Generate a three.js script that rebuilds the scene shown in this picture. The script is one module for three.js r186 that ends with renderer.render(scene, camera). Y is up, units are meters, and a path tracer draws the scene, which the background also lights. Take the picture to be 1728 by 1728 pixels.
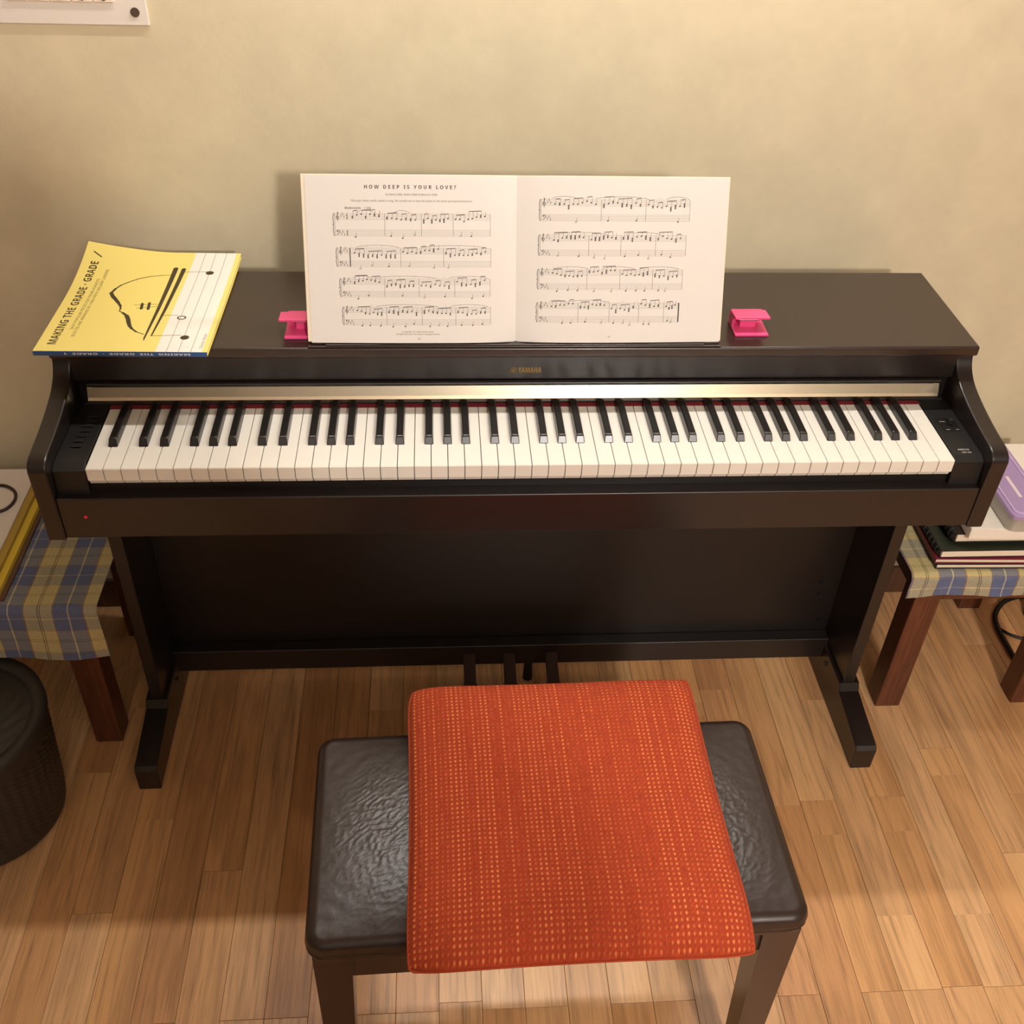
import * as THREE from 'three';
import { RoundedBoxGeometry } from 'three/addons/geometries/RoundedBoxGeometry.js';
import { mergeGeometries, mergeVertices } from 'three/addons/utils/BufferGeometryUtils.js';
import { RectAreaLightUniformsLib } from 'three/addons/lights/RectAreaLightUniformsLib.js';
import { MarchingCubes } from 'three/addons/objects/MarchingCubes.js';
import { createNoise2D } from 'simplex-noise';

// ---------------------------------------------------------------- camera, lights, exposure
const scene = new THREE.Scene();
scene.background = new THREE.Color(0x000000);
const camera = new THREE.PerspectiveCamera(51.48, 1, 0.05, 30);
camera.rotation.order = 'YXZ';
camera.position.set(-0.1291, 1.6263, 1.6146);
camera.rotation.set(-0.6804, -0.0868, 0.0417);
scene.add(camera);
const renderer = new THREE.WebGLRenderer({ antialias: true });
renderer.toneMapping = THREE.LinearToneMapping;
renderer.toneMappingExposure = 1.03;
renderer.shadowMap.enabled = true;
RectAreaLightUniformsLib.init();
const TUBE_A = { x: 0.12, y: 1.76, z: 0.10, len: 1.2, power: 98, color: 0xfff9f3 };      // batten on brackets on the wall above the piano
const GLOBE_B = { x: 0.58, y: 2.3, z: 3.4, r: 0.11, power: 17, color: 0xfff8f2 };        // pendant globe in the room behind the camera
const WALL = -0.09, ROOM = { x0: -2.3, x1: 2.5, z1: 3.92, h: 2.7 };

// ---------------------------------------------------------------- helpers
let seed = 12345;
const rnd = () => { seed = (seed * 1664525 + 1013904223) >>> 0; return seed / 4294967296; };
const rr = (a, b) => a + (b - a) * rnd();
const noise = createNoise2D(rnd);
const V = (x, y, z) => new THREE.Vector3(x, y, z);
const used = new Map();
function numbered(name) {
  const n = used.get(name) || 0; used.set(name, n + 1);
  return n ? `${name}_${String(n).padStart(3, '0')}` : name;
}
const S = (o) => { o.castShadow = true; o.receiveShadow = true; return o; };
function thing(name, label, category, [x, y, z] = [0, 0, 0], group) {
  const o = new THREE.Group(); o.name = numbered(name); o.position.set(x, y, z);
  o.userData = { label, category }; if (group) o.userData.group = group;
  scene.add(o); return o;
}
function tag(o, label, category, group) { o.userData.label = label; o.userData.category = category; if (group) o.userData.group = group; return o; }
// a part whose geometry is written in world metres; it is moved into its thing's frame
function part(name, geo, mat, parent, label) {
  let g = geo;
  if (parent) { let x = 0, y = 0, z = 0; for (let p = parent; p && p !== scene; p = p.parent) { x += p.position.x; y += p.position.y; z += p.position.z; } g.translate(-x, -y, -z); }
  const m = S(new THREE.Mesh(g, mat)); m.name = name; if (label) m.userData.label = label;
  (parent || scene).add(m); return m;
}
function local(name, geo, mat, parent, pos, label) {
  const m = S(new THREE.Mesh(geo, mat)); m.name = name; if (pos) m.position.set(...pos); if (label) m.userData.label = label;
  parent.add(m); return m;
}
function solo(name, geo, mat, label, category, pos, group) {
  const m = S(new THREE.Mesh(geo, mat)); m.name = numbered(name); if (pos) m.position.set(...pos);
  tag(m, label, category, group); scene.add(m); return m;
}
function struct(name, geo, mat) { const m = S(new THREE.Mesh(geo, mat)); m.name = name; m.userData.kind = 'structure'; scene.add(m); return m; }
// box between two corners, edges rounded
function bx(x0, x1, y0, y1, z0, z1, r = 0.0015, seg = 2) {
  const w = x1 - x0, h = y1 - y0, d = z1 - z0;
  const rad = Math.min(r, w * 0.45, h * 0.45, d * 0.45);
  const g = rad > 0 ? new RoundedBoxGeometry(w, h, d, seg, rad) : new THREE.BoxGeometry(w, h, d);
  return g.translate((x0 + x1) / 2, (y0 + y1) / 2, (z0 + z1) / 2);
}
const flat = (g) => { const k = g.index ? g.toNonIndexed() : g; for (const n of Object.keys(k.attributes)) if (!['position', 'normal', 'uv'].includes(n)) k.deleteAttribute(n); return k; };
const join = (...gs) => mergeGeometries(gs.map(flat));
// uv in metres from the dominant face direction
function boxUV(g, s = 1, ox = 0, oy = 0) {
  const k = g.index ? g.toNonIndexed() : g; const p = k.attributes.position, n = k.attributes.normal, uv = new Float32Array(p.count * 2);
  for (let i = 0; i < p.count; i++) {
    const ax = Math.abs(n.getX(i)), ay = Math.abs(n.getY(i)), az = Math.abs(n.getZ(i));
    let a, b; if (ay >= ax && ay >= az) { a = p.getX(i); b = p.getZ(i); } else if (ax >= az) { a = p.getZ(i); b = p.getY(i); } else { a = p.getX(i); b = p.getY(i); }
    uv[2 * i] = a * s + ox; uv[2 * i + 1] = b * s + oy;
  }
  k.setAttribute('uv', new THREE.BufferAttribute(uv, 2)); return k;
}
// grid surface from f(i/nu, j/nv) -> Vector3; uvf optional
function grid(nu, nv, f, uvf, flip = false) {
  const pos = [], uv = [], idx = [];
  for (let j = 0; j <= nv; j++) for (let i = 0; i <= nu; i++) {
    const q = f(i / nu, j / nv); pos.push(q.x, q.y, q.z);
    const t = uvf ? uvf(i / nu, j / nv) : [i / nu, j / nv]; uv.push(t[0], t[1]);
  }
  for (let j = 0; j < nv; j++) for (let i = 0; i < nu; i++) {
    const a = j * (nu + 1) + i, b = a + 1, c = a + nu + 1, d = c + 1;
    if (flip) idx.push(a, c, b, b, c, d); else idx.push(a, b, c, b, d, c);
  }
  const g = new THREE.BufferGeometry();
  g.setAttribute('position', new THREE.Float32BufferAttribute(pos, 3)); g.setAttribute('uv', new THREE.Float32BufferAttribute(uv, 2));
  g.setIndex(idx); g.computeVertexNormals(); return g;
}
// sheet with thickness: top surface f, bottom surface f2, closed sides
function slab(nu, nv, f, f2, uvf) {
  const top = grid(nu, nv, f, uvf), bot = grid(nu, nv, f2, uvf, true);
  const side = (n, A, B, flip) => grid(n, 1, (s, t) => (t < 0.5 ? B(s) : A(s)), () => [0.002, 0.002], flip);
  return join(top, bot,
    side(nu, (s) => f(s, 0), (s) => f2(s, 0)), side(nu, (s) => f(s, 1), (s) => f2(s, 1), true),
    side(nv, (s) => f(0, s), (s) => f2(0, s), true), side(nv, (s) => f(1, s), (s) => f2(1, s)));
}
function extrudeX(pts, x0, x1, bevel = 0.0015, curveSegments = 8) {   // profile given as [z, y] pairs, swept along x
  const s = pts instanceof THREE.Shape ? pts : new THREE.Shape(pts.map(([z, y]) => new THREE.Vector2(z, y)));
  const g = new THREE.ExtrudeGeometry(s, { depth: x1 - x0 - 2 * bevel, bevelEnabled: bevel > 0, bevelThickness: bevel, bevelSize: bevel, bevelOffset: -bevel, bevelSegments: 2, curveSegments });
  g.translate(0, 0, bevel);
  // local (x=z_world, y, z=depth) -> world
  g.applyMatrix4(new THREE.Matrix4().set(0, 0, 1, x0, 0, 1, 0, 0, -1, 0, 0, 0, 0, 0, 0, 1));
  g.applyMatrix4(new THREE.Matrix4().makeScale(1, 1, -1));
  const i = g.index; if (i) { for (let k = 0; k < i.count; k += 3) { const a = i.getX(k); i.setX(k, i.getX(k + 2)); i.setX(k + 2, a); } }
  else for (const n of Object.keys(g.attributes)) { const a = g.attributes[n], w = a.itemSize; for (let t = 0; t < a.count; t += 3) for (let c = 0; c < w; c++) { const q = a.array[t * w + c]; a.array[t * w + c] = a.array[(t + 2) * w + c]; a.array[(t + 2) * w + c] = q; } }
  g.computeVertexNormals();
  return g;
}
const tube = (pts, r, seg = 40, rad = 8, closed = false) => new THREE.TubeGeometry(new THREE.CatmullRomCurve3(pts.map((p) => V(...p)), closed), seg, r, rad, closed);

// ---------------------------------------------------------------- textures
function dataTex(w, h, f, srgb, repeat = true) {
  const d = new Uint8Array(w * h * 4);
  for (let y = 0; y < h; y++) for (let x = 0; x < w; x++) { const c = f(x, y); const i = 4 * (y * w + x); d[i] = c[0]; d[i + 1] = c[1]; d[i + 2] = c[2]; d[i + 3] = 255; }
  const t = new THREE.DataTexture(d, w, h); t.magFilter = THREE.LinearFilter; t.minFilter = THREE.LinearMipmapLinearFilter; t.generateMipmaps = true;
  if (repeat) t.wrapS = t.wrapT = THREE.RepeatWrapping; if (srgb) t.colorSpace = THREE.SRGBColorSpace; t.needsUpdate = true; return t;
}
function canvasTex(w, h, draw) {
  const c = document.createElement('canvas'); c.width = w; c.height = h; draw(c.getContext('2d'), w, h);
  const t = new THREE.CanvasTexture(c); t.colorSpace = THREE.SRGBColorSpace; t.anisotropy = 8; return t;
}
// tiling value noise
function tileNoise(n) {
  const g = new Float32Array(n * n); for (let i = 0; i < n * n; i++) g[i] = rnd();
  return (x, y) => { const xi = Math.floor(x), yi = Math.floor(y), fx = x - xi, fy = y - yi, m = (a) => ((a % n) + n) % n; const s = (t) => t * t * (3 - 2 * t);
    const a = g[m(yi) * n + m(xi)], b = g[m(yi) * n + m(xi + 1)], c = g[m(yi + 1) * n + m(xi)], d = g[m(yi + 1) * n + m(xi + 1)];
    return (a + (b - a) * s(fx)) + ((c + (d - c) * s(fx)) - (a + (b - a) * s(fx))) * s(fy); };
}
const clamp = (v, a = 0, b = 255) => Math.max(a, Math.min(b, v));
const mix = (a, b, t) => a + (b - a) * t;
const std = (o) => new THREE.MeshStandardMaterial(o);
const phys = (o) => new THREE.MeshPhysicalMaterial(o);

// oak grain, 1.0 m (along v) x 0.5 m (along u) per tile
const n16 = tileNoise(16), n64 = tileNoise(64), n128 = tileNoise(128), n256 = tileNoise(256);
const woodVal = (x, y, W, H) => {
  const u = x / W, v = y / H;
  const warp = 3.2 * n16(u * 16, v * 4) + 1.2 * n64(u * 64, v * 8);
  const ring = 0.5 + 0.5 * Math.sin((u * 9 + warp * 0.55) * Math.PI * 2);
  const fib = n256(u * 256, v * 10), fine = n128(u * 128 * 2, v * 32);
  return { ring, fib, fine, patch: n16(u * 8, v * 3 + 7) };
};
const oakTex = dataTex(512, 1024, (x, y) => {
  const w = woodVal(x, y, 512, 1024);
  let t = 0.97 - 0.12 * w.ring * w.ring * (0.4 + 0.6 * w.fib) - 0.055 * (w.fib > 0.68 ? (w.fib - 0.68) / 0.32 : 0) - 0.07 * w.fine + 0.12 * (w.patch - 0.5);
  if (w.fib > 0.8 && w.fine > 0.6) t -= 0.05;
  const k = clamp(t, 0, 1);
  return [clamp(255 * (k + 0.03)), clamp(255 * (k * 0.99 - 0.005 + 0.015 * w.patch)), clamp(255 * (k * 0.98 - 0.01))];
}, true);
const oakBump = dataTex(512, 1024, (x, y) => { const w = woodVal(x, y, 512, 1024); const v = 190 - 60 * (w.fib > 0.7 ? 1 : 0) * w.fine - 25 * w.fine; return [v, v, v]; });
const plasterBump = dataTex(512, 512, (x, y) => { const v = 128 + 46 * (n16(x / 32, y / 32) - 0.5) + 40 * (n64(x / 8, y / 8) - 0.5) + 26 * (n256(x / 2, y / 2) - 0.5); return [v, v, v]; });
const plasterTint = dataTex(256, 256, (x, y) => { const v = 247 + 10 * (n16(x / 16, y / 16) - 0.5) + 5 * (n64(x / 4, y / 4) - 0.5); return [clamp(v), clamp(v), clamp(v - 2)]; }, true);
const leatherBump = dataTex(512, 512, (x, y) => {
  let best = 9, sec = 9; const cx = x / 11, cy = y / 11, M = 512 / 11;
  for (let j = -1; j <= 1; j++) for (let i = -1; i <= 1; i++) {
    const gx = Math.floor(cx) + i, gy = Math.floor(cy) + j; const hx = n64(((gx + 64) % 46) * 1.37, ((gy + 64) % 46) * 2.11), hy = n128(((gx + 64) % 46) * 2.7, ((gy + 64) % 46) * 1.3);
    const d = Math.hypot(gx + hx - cx, gy + hy - cy); if (d < best) { sec = best; best = d; } else if (d < sec) sec = d;
  }
  const crease = Math.abs(n16(x / 32, y / 32 + 1.5 * n64(x / 8, y / 8)) - 0.5);
  const v = 110 + 120 * Math.min(1, (sec - best) * 2.2) - 70 * Math.max(0, 1 - crease * 16) + 20 * n256(x / 2, y / 2);
  const q = clamp(v); return [q, q, q];
});
// woven orange fabric, tile = 0.104 m (16 columns x 16 rows of 6.5 mm)
const colA = Array.from({ length: 48 }, () => Math.pow(rnd(), 1.3));
const fabricVal = (x, y) => {
  const px = x / 1024 * 48, py = y / 1024 * 56; const ci = Math.floor(px) % 48, fx = px - Math.floor(px);
  const ry = py; const ri = Math.floor(ry) % 56, fy = ry - Math.floor(ry);
  const e = Math.hypot((fx - 0.5) / 0.30, (fy - 0.5) / 0.36);
  const dash = Math.max(0, 1 - Math.pow(e, 3)); const on = n64(ci * 1.31 + 3, ri * 0.45) * 0.55 + n256(ci * 3.3, ri * 2.7) * 0.45;
  const pale = dash * clamp(0.5 + 0.7 * (colA[ci] - 0.35) + 0.9 * (on - 0.45), 0, 1);
  return { dash, pale, weave: 0.5 + 0.5 * Math.sin(px * Math.PI * 2) * Math.sin(py * Math.PI * 2), fz: n256(x / 4, y / 4) };
};
const fabricTex = dataTex(1024, 1024, (x, y) => { const f = fabricVal(x, y); const k = 0.84 + 0.16 * f.fz;
  return [clamp(mix(182 * k, 232, f.pale)), clamp(mix(58 * k + 10 * f.weave, 136, f.pale)), clamp(mix(26 * k, 76, f.pale))]; }, true);
const fabricBump = dataTex(1024, 1024, (x, y) => { const f = fabricVal(x, y); const v = clamp(70 + 150 * f.dash + 40 * f.weave - 40 * f.fz); return [v, v, v]; });
// plaid cotton, one period = 0.095 m
const plaidTex = dataTex(512, 512, (x, y) => {
  const band = (t) => { // t in 0..1 across one period
    if (t > 0.235 && t < 0.262) return [226, 214, 176];
    if (t > 0.49 && t < 0.515) return [172, 126, 84];
    if (t < 0.5) return [112, 122, 160];
    if (t > 0.735 && t < 0.752) return [128, 112, 82]; if (t > 0.775 && t < 0.79) return [128, 112, 82];
    if (t > 0.985) return [172, 126, 84];
    return [228, 210, 150];
  };
  const a = band(x / 512), b0 = band(((y / 512) * 1 + 0.13) % 1), thin = (x + y) & 2 ? 1 : 0; const fz = 0.9 + 0.16 * (n256(x / 2, y / 2) - 0.5) + 0.1 * (n64(x / 8, y / 1.5) - 0.5);
  const wgt = 0.62 + 0.1 * thin; return [0, 1, 2].map((i) => clamp((a[i] * wgt + b0[i] * (1 - wgt)) * fz));
}, true);
const clothBump = dataTex(256, 256, (x, y) => { const v = 128 + 60 * Math.sin(x * 0.785) * Math.sin(y * 0.785) + 50 * (n64(x / 4, y / 4) - 0.5); return [clamp(v), clamp(v), clamp(v)]; });
const grainTex = dataTex(256, 1024, (x, y) => { const v = 205 + 70 * (n256(x, y / 40) - 0.5) + 40 * (n64(x / 4, y / 90) - 0.5); return [clamp(v), clamp(v), clamp(v)]; }, true);

// ---------------------------------------------------------------- materials
const rep = (t, a, b, ox = 0, oy = 0) => { const c = t.clone(); c.repeat.set(a, b); c.offset.set(ox, oy); c.needsUpdate = true; return c; };
const M = {};
M.wall = std({ color: 0xd9cbac, roughness: 0.75, map: rep(plasterTint, 1.1, 1.1), bumpMap: rep(plasterBump, 2.2, 2.2), bumpScale: 0.0007 });
M.wallOther = std({ color: 0x7a736a, roughness: 0.9 });
M.ceiling = std({ color: 0xd2ccc0, roughness: 0.9 });
M.skirting = std({ color: 0x6e4a35, roughness: 0.5, map: rep(grainTex, 3, 0.4) });
M.floorBase = std({ color: 0xd8a26a, roughness: 0.45, map: rep(oakTex, 2, 1) });
M.piano = phys({ color: 0x1e1614, roughness: 0.34, specularIntensity: 0.9, clearcoat: 0.25, clearcoatRoughness: 0.28 });
M.pianoDark = phys({ color: 0x150f0d, roughness: 0.4 });
M.lid = phys({ color: 0x2a1d18, roughness: 0.3, clearcoat: 0.4, clearcoatRoughness: 0.16 });
M.white = phys({ color: 0xe4dfd4, roughness: 0.24, clearcoat: 0.4, clearcoatRoughness: 0.15 });
M.black = phys({ color: 0x17120f, roughness: 0.3, clearcoat: 0.3, clearcoatRoughness: 0.3 });
M.pedal = phys({ color: 0x57413a, roughness: 0.4, metalness: 0.3 });
M.felt = std({ color: 0x6a0f18, roughness: 0.95 });
M.silver = std({ color: 0xc9bba2, roughness: 0.26, metalness: 1 });
M.steel = std({ color: 0xb4aea6, roughness: 0.3, metalness: 1 });
M.print = std({ color: 0xa9a29a, roughness: 0.6 });
M.gold = std({ color: 0x9a7a40, roughness: 0.45, metalness: 0.6 });
M.blackPlastic = std({ color: 0x110f0e, roughness: 0.5 });
M.led = std({ color: 0x400008, emissive: 0xff1030, emissiveIntensity: 0.45, roughness: 0.4 });
M.paper = std({ color: 0xf2ebdf, roughness: 0.85 });
M.paperEdge = std({ color: 0xe9ddc6, roughness: 0.9 });
M.pink = phys({ color: 0xe64a84, roughness: 0.35, clearcoat: 0.2 });
M.leather = phys({ color: 0x2e211c, roughness: 0.30, bumpMap: rep(leatherBump, 9, 9), bumpScale: 0.00005, specularIntensity: 1 });
M.benchWood = phys({ color: 0x33211b, roughness: 0.34, clearcoat: 0.2, clearcoatRoughness: 0.3 });
M.fabric = std({ color: 0xffffff, roughness: 0.95, map: rep(fabricTex, 3.2, 2.75), bumpMap: rep(fabricBump, 3.2, 2.75), bumpScale: 0.0016 });
M.cloth = std({ color: 0xffffff, roughness: 0.92, map: rep(plaidTex, 1 / 0.097, 1 / 0.097), bumpMap: rep(clothBump, 60, 60), bumpScale: 0.0004, side: THREE.DoubleSide });
M.stool = std({ color: 0x74412a, roughness: 0.42, map: rep(grainTex, 4, 1) });
M.bin = std({ color: 0x302c27, roughness: 0.42 });
M.plate = phys({ color: 0xe6ddd2, roughness: 0.3, clearcoat: 0.3 });
M.module = std({ color: 0xf0ddcb, roughness: 0.4 });
M.darkDot = std({ color: 0x4d3c2c, roughness: 0.6 });
M.globe = std({ color: 0xffffff, emissive: 0xfff0dc, emissiveIntensity: 3 });
M.tube = std({ color: 0xffffff, emissive: 0xfff0d8, emissiveIntensity: 4 });
M.batten = std({ color: 0xeeeeea, roughness: 0.5 });

// ---------------------------------------------------------------- room
struct('wall_back', bx(ROOM.x0 - 0.1, ROOM.x1 + 0.1, -0.1, ROOM.h + 0.1, WALL - 0.15, WALL, 0), M.wall);
{ const w = scene.getObjectByName('wall_back'); w.geometry = boxUV(w.geometry); }
struct('wall_left', bx(ROOM.x0 - 0.1, ROOM.x0, -0.1, ROOM.h + 0.1, WALL, ROOM.z1, 0), M.wallOther);
struct('wall_right', bx(ROOM.x1, ROOM.x1 + 0.1, -0.1, ROOM.h + 0.1, WALL, ROOM.z1, 0), M.wallOther);
struct('wall_front', bx(ROOM.x0 - 0.1, ROOM.x1 + 0.1, -0.1, ROOM.h + 0.1, ROOM.z1, ROOM.z1 + 0.1, 0), M.wallOther);
struct('ceiling', bx(ROOM.x0, ROOM.x1, ROOM.h, ROOM.h + 0.1, WALL, ROOM.z1, 0), M.ceiling);
struct('baseboard_back', boxUV(bx(ROOM.x0, ROOM.x1, 0, 0.075, WALL, WALL + 0.009, 0.002)), M.skirting);
const floor = struct('floor', boxUV(bx(ROOM.x0, ROOM.x1, -0.1, -0.0115, WALL, ROOM.z1, 0)), M.floorBase);
{ // strip parquet: every strip a plank of its own
  const PW = 0.0665, gap = 0.00025, lens = [0.36, 0.47, 0.6, 0.74];
  const tints = [0xdfb07c, 0xd8a672, 0xe6ba87, 0xdbab76, 0xe1b27d, 0xcf9e6c, 0xe8be8d, 0xdba876];
  const mats = []; for (let i = 0; i < 16; i++) mats.push(phys({ color: tints[i % 8], roughness: 0.36, map: rep(oakTex, 1, 1, rnd(), rnd()), bumpMap: oakBump, bumpScale: 0.00012, clearcoat: 0.12, clearcoatRoughness: 0.35 }));
  const geos = new Map();
  const geoFor = (L, v) => { const key = L.toFixed(3) + v; if (!geos.has(key)) { const g = boxUV(bx(-PW / 2 + gap, PW / 2 - gap, -0.011, 0, -L / 2 + gap, L / 2 - gap, 0.0006, 1), 1, v * 0.37, v * 0.53); const uv = g.attributes.uv; for (let i = 0; i < uv.count; i++) uv.setX(i, uv.getX(i) * 2); geos.set(key, g); } return geos.get(key); };
  const z0 = WALL + 0.004, z1 = 2.05; let k = 0, start = 0.7238 - PW * 41;
  for (let s = 0; s < 60; s++) {
    const x = start + PW * (s + 0.5); if (x > ROOM.x1 - 0.1) break;
    // joints keep to the 0.827 line on every third strip
    let cuts = [z0]; const anchored = s % 3 !== 1; let z = anchored ? 0.827 : 0.827 - rr(0.15, 0.4); const up = [], dn = [];
    let q = z; while (q > z0 + 0.12) { dn.unshift(q); q -= lens[Math.floor(rnd() * 4)]; } q = z; while (q < z1 - 0.2) { q += lens[Math.floor(rnd() * 4)]; up.push(Math.min(q, z1)); }
    cuts = cuts.concat(dn, up); if (cuts[cuts.length - 1] < z1) cuts.push(z1);
    for (let i = 0; i + 1 < cuts.length; i++) {
      const L = cuts[i + 1] - cuts[i]; if (L < 0.02) continue;
      const m = S(new THREE.Mesh(geoFor(L, k % 5), mats[Math.floor(rnd() * 16)])); m.name = 'plank'; m.position.set(x, -0.0003 * rnd(), (cuts[i] + cuts[i + 1]) / 2); floor.add(m); k++;
    }
  }
  console.log('planks', k);
}

// ---------------------------------------------------------------- lamps (both outside the frame)
function batten(t, label) {
  const g = thing('tube_light', label, 'lamp', [t.x, t.y, t.z]);
  part('batten', bx(t.x - t.len / 2 - 0.03, t.x + t.len / 2 + 0.03, t.y + 0.016, t.y + 0.05, t.z - 0.02, t.z + 0.02, 0.004), M.batten, g);
  for (const s of [-1, 1]) part('bracket', bx(t.x + s * 0.4 - 0.012, t.x + s * 0.4 + 0.012, t.y + 0.02, t.y + 0.045, WALL, t.z - 0.018, 0.003), M.batten, g);
  const c = new THREE.CylinderGeometry(0.013, 0.013, t.len, 16); c.rotateZ(Math.PI / 2); c.translate(t.x, t.y, t.z);
  part('tube', c, M.tube, g);
  const l = new THREE.RectAreaLight(t.color, t.power, t.len, 0.03);
  l.position.set(0, -0.0145, 0.004); l.name = 'tube_glow'; g.add(l);
  l.lookAt(t.x, t.y - 1.0, t.z + 0.55);
  return g;
}
batten(TUBE_A, 'white tube light on the wall above the piano');
{
  const t = GLOBE_B, g = thing('pendant_lamp', 'white glass globe lamp hanging in the room behind the camera', 'lamp', [t.x, t.y, t.z]);
  local('globe', new THREE.SphereGeometry(t.r, 32, 20), M.globe, g);
  local('cord', new THREE.CylinderGeometry(0.004, 0.004, ROOM.h - t.y - t.r, 8), M.blackPlastic, g, [0, (ROOM.h - t.y + t.r) / 2, 0]);
  local('ceiling_rose', new THREE.CylinderGeometry(0.05, 0.055, 0.03, 24), M.batten, g, [0, ROOM.h - t.y - 0.015, 0]);
  const l = new THREE.PointLight(t.color, t.power, 0, 2); l.castShadow = true; l.shadow.radius = 5; l.name = 'globe_glow'; g.add(l);
}

// ---------------------------------------------------------------- digital piano
const piano = thing('digital_piano', 'dark rosewood digital piano with open key cover and full keyboard', 'piano', [0, 0, 0.2]);
{
  const P = (n, g, m, l) => part(n, g, m, piano, l);
  P('lid', bx(-0.6785, 0.6785, 0.8275, 0.844, 0.031, 0.276, 0.0036, 4), M.lid);
  // cheeks: end panels with the swooping arm
  const s = new THREE.Shape();
  s.moveTo(0.04, 0.629); s.lineTo(0.04, 0.8275); s.lineTo(0.2585, 0.8275); s.lineTo(0.2595, 0.818);
  s.bezierCurveTo(0.263, 0.800, 0.283, 0.789, 0.302, 0.7835);
  s.bezierCurveTo(0.335, 0.7745, 0.372, 0.7685, 0.412, 0.7655);
  s.bezierCurveTo(0.430, 0.764, 0.4385, 0.758, 0.4395, 0.748);
  s.lineTo(0.4375, 0.690); s.lineTo(0.4365, 0.629); s.closePath();
  P('cheek', extrudeX(s, -0.682, -0.657, 0.0022, 20), M.piano); P('cheek', extrudeX(s, 0.657, 0.682, 0.0022, 20), M.piano);
  // key bed and front
  P('front_rail', bx(-0.657, 0.657, 0.631, 0.7005, 0.398, 0.4355, 0.0022, 3), M.piano);
  P('key_bed', bx(-0.657, 0.657, 0.634, 0.700, 0.05, 0.398, 0.001), M.pianoDark);
  P('key_support', bx(-0.6125, 0.6125, 0.7, 0.715, 0.27, 0.415, 0.001), M.pianoDark);
  P('back_panel', bx(-0.657, 0.657, 0.70, 0.8275, 0.04, 0.055, 0.001), M.pianoDark);
  // end blocks beside the keys
  const endBlock = (x0, x1) => P('end_block', extrudeX([[0.25, 0.70], [0.25, 0.7445], [0.41, 0.7445], [0.4215, 0.7385], [0.4235, 0.7005], [0.418, 0.70]], x0, x1, 0.0012), M.blackPlastic);
  endBlock(-0.657, -0.6125); endBlock(0.6125, 0.657);
  // name board, key cover and silver strip
  P('name_board', bx(-0.657, 0.657, 0.7835, 0.8275, 0.245, 0.2625, 0.0012), M.piano);
  P('key_cover', bx(-0.640, 0.640, 0.7765, 0.7825, 0.250, 0.2705, 0.0025, 3), M.piano);
  P('strip_backing', bx(-0.657, 0.657, 0.738, 0.7835, 0.235, 0.2525, 0.001), M.pianoDark);
  P('metal_strip', extrudeX([[0.2520, 0.7485], [0.2520, 0.7755], [0.2540, 0.7755], [0.2572, 0.7712], [0.2562, 0.7706], [0.2575, 0.7690], [0.2634, 0.7556], [0.2622, 0.7548], [0.2652, 0.7508], [0.2652, 0.7485]], -0.6435, 0.6435, 0.0002), M.silver, 'brushed silver strip above the keys');
  P('strip_lip', bx(-0.650, 0.650, 0.7385, 0.7482, 0.2505, 0.268, 0.0012), M.pianoDark);
  P('felt', bx(-0.6115, 0.6115, 0.7425, 0.7456, 0.268, 0.2782, 0.0008), M.felt, 'red felt strip behind the keys');
  // white keys
  const N = 52, KW = 1.2215, pitch = KW / N, kz0 = 0.2765, kz1 = 0.4248, ky = 0.7443;
  const wk = extrudeX([[kz0, 0.716], [kz0, ky], [kz1 - 0.0012, ky], [kz1, ky - 0.0012], [kz1, 0.7245], [kz1 - 0.003, 0.7235], [kz1 - 0.006, 0.716]], -pitch / 2 + 0.00045, pitch / 2 - 0.00045, 0.0006);
  wk.translate(0, 0, -0.2);
  for (let i = 0; i < N; i++) local('white_key', wk, M.white, piano, [-KW / 2 + pitch * (i + 0.5), 0, 0]);
  // black keys: tapered, front face sloped
  const bk = (() => {
    const y0 = ky - 0.004, y1 = ky + 0.0112, z0 = kz0, zb = 0.3735, zt = 0.3675, wb = 0.0067, wt = 0.0048;
    const ring = (w, y, zf, r) => [[-w, y, z0], [-w, y, zf - r], [-w + r, y, zf], [w - r, y, zf], [w, y, zf - r], [w, y, z0]];
    const levels = [ring(wb, y0, zb, 0.0008), ring(wb - 0.0004, ky + 0.001, zb, 0.0008), ring(wt + 0.0006, y1 - 0.0022, zt + 0.0012, 0.0009), ring(wt, y1 - 0.0006, zt - 0.0004, 0.0012), ring(wt - 0.0009, y1, zt - 0.0018, 0.0012)];
    const pos = [], idx = []; levels.forEach((l) => l.forEach((p) => pos.push(...p)));
    const n = 6; for (let l = 0; l + 1 < levels.length; l++) for (let i = 0; i + 1 < n; i++) { const a = l * n + i, b = a + 1, c = a + n, d = c + 1; idx.push(a, b, c, b, d, c); }
    const t = (levels.length - 1) * n; for (let i = 1; i + 1 < n; i++) idx.push(t, t + i, t + i + 1);
    let g = new THREE.BufferGeometry(); g.setAttribute('position', new THREE.Float32BufferAttribute(pos, 3)); g.setIndex(idx); g = g.toNonIndexed();
    g.setAttribute('uv', new THREE.Float32BufferAttribute(new Float32Array(g.attributes.position.count * 2), 2)); g.computeVertexNormals(); g.translate(0, 0, -0.2); return g;
  })();
  const off = { 0: ['A', 0.0027], 2: ['C', -0.0027], 3: ['D', 0.0027], 5: ['F', -0.0030], 6: ['G', 0] };
  for (let i = 0; i < N - 1; i++) { const o = off[i % 7]; if (o) local('black_key', bk, M.black, piano, [-KW / 2 + pitch * (i + 1) + o[1], 0, 0]); }
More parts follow.
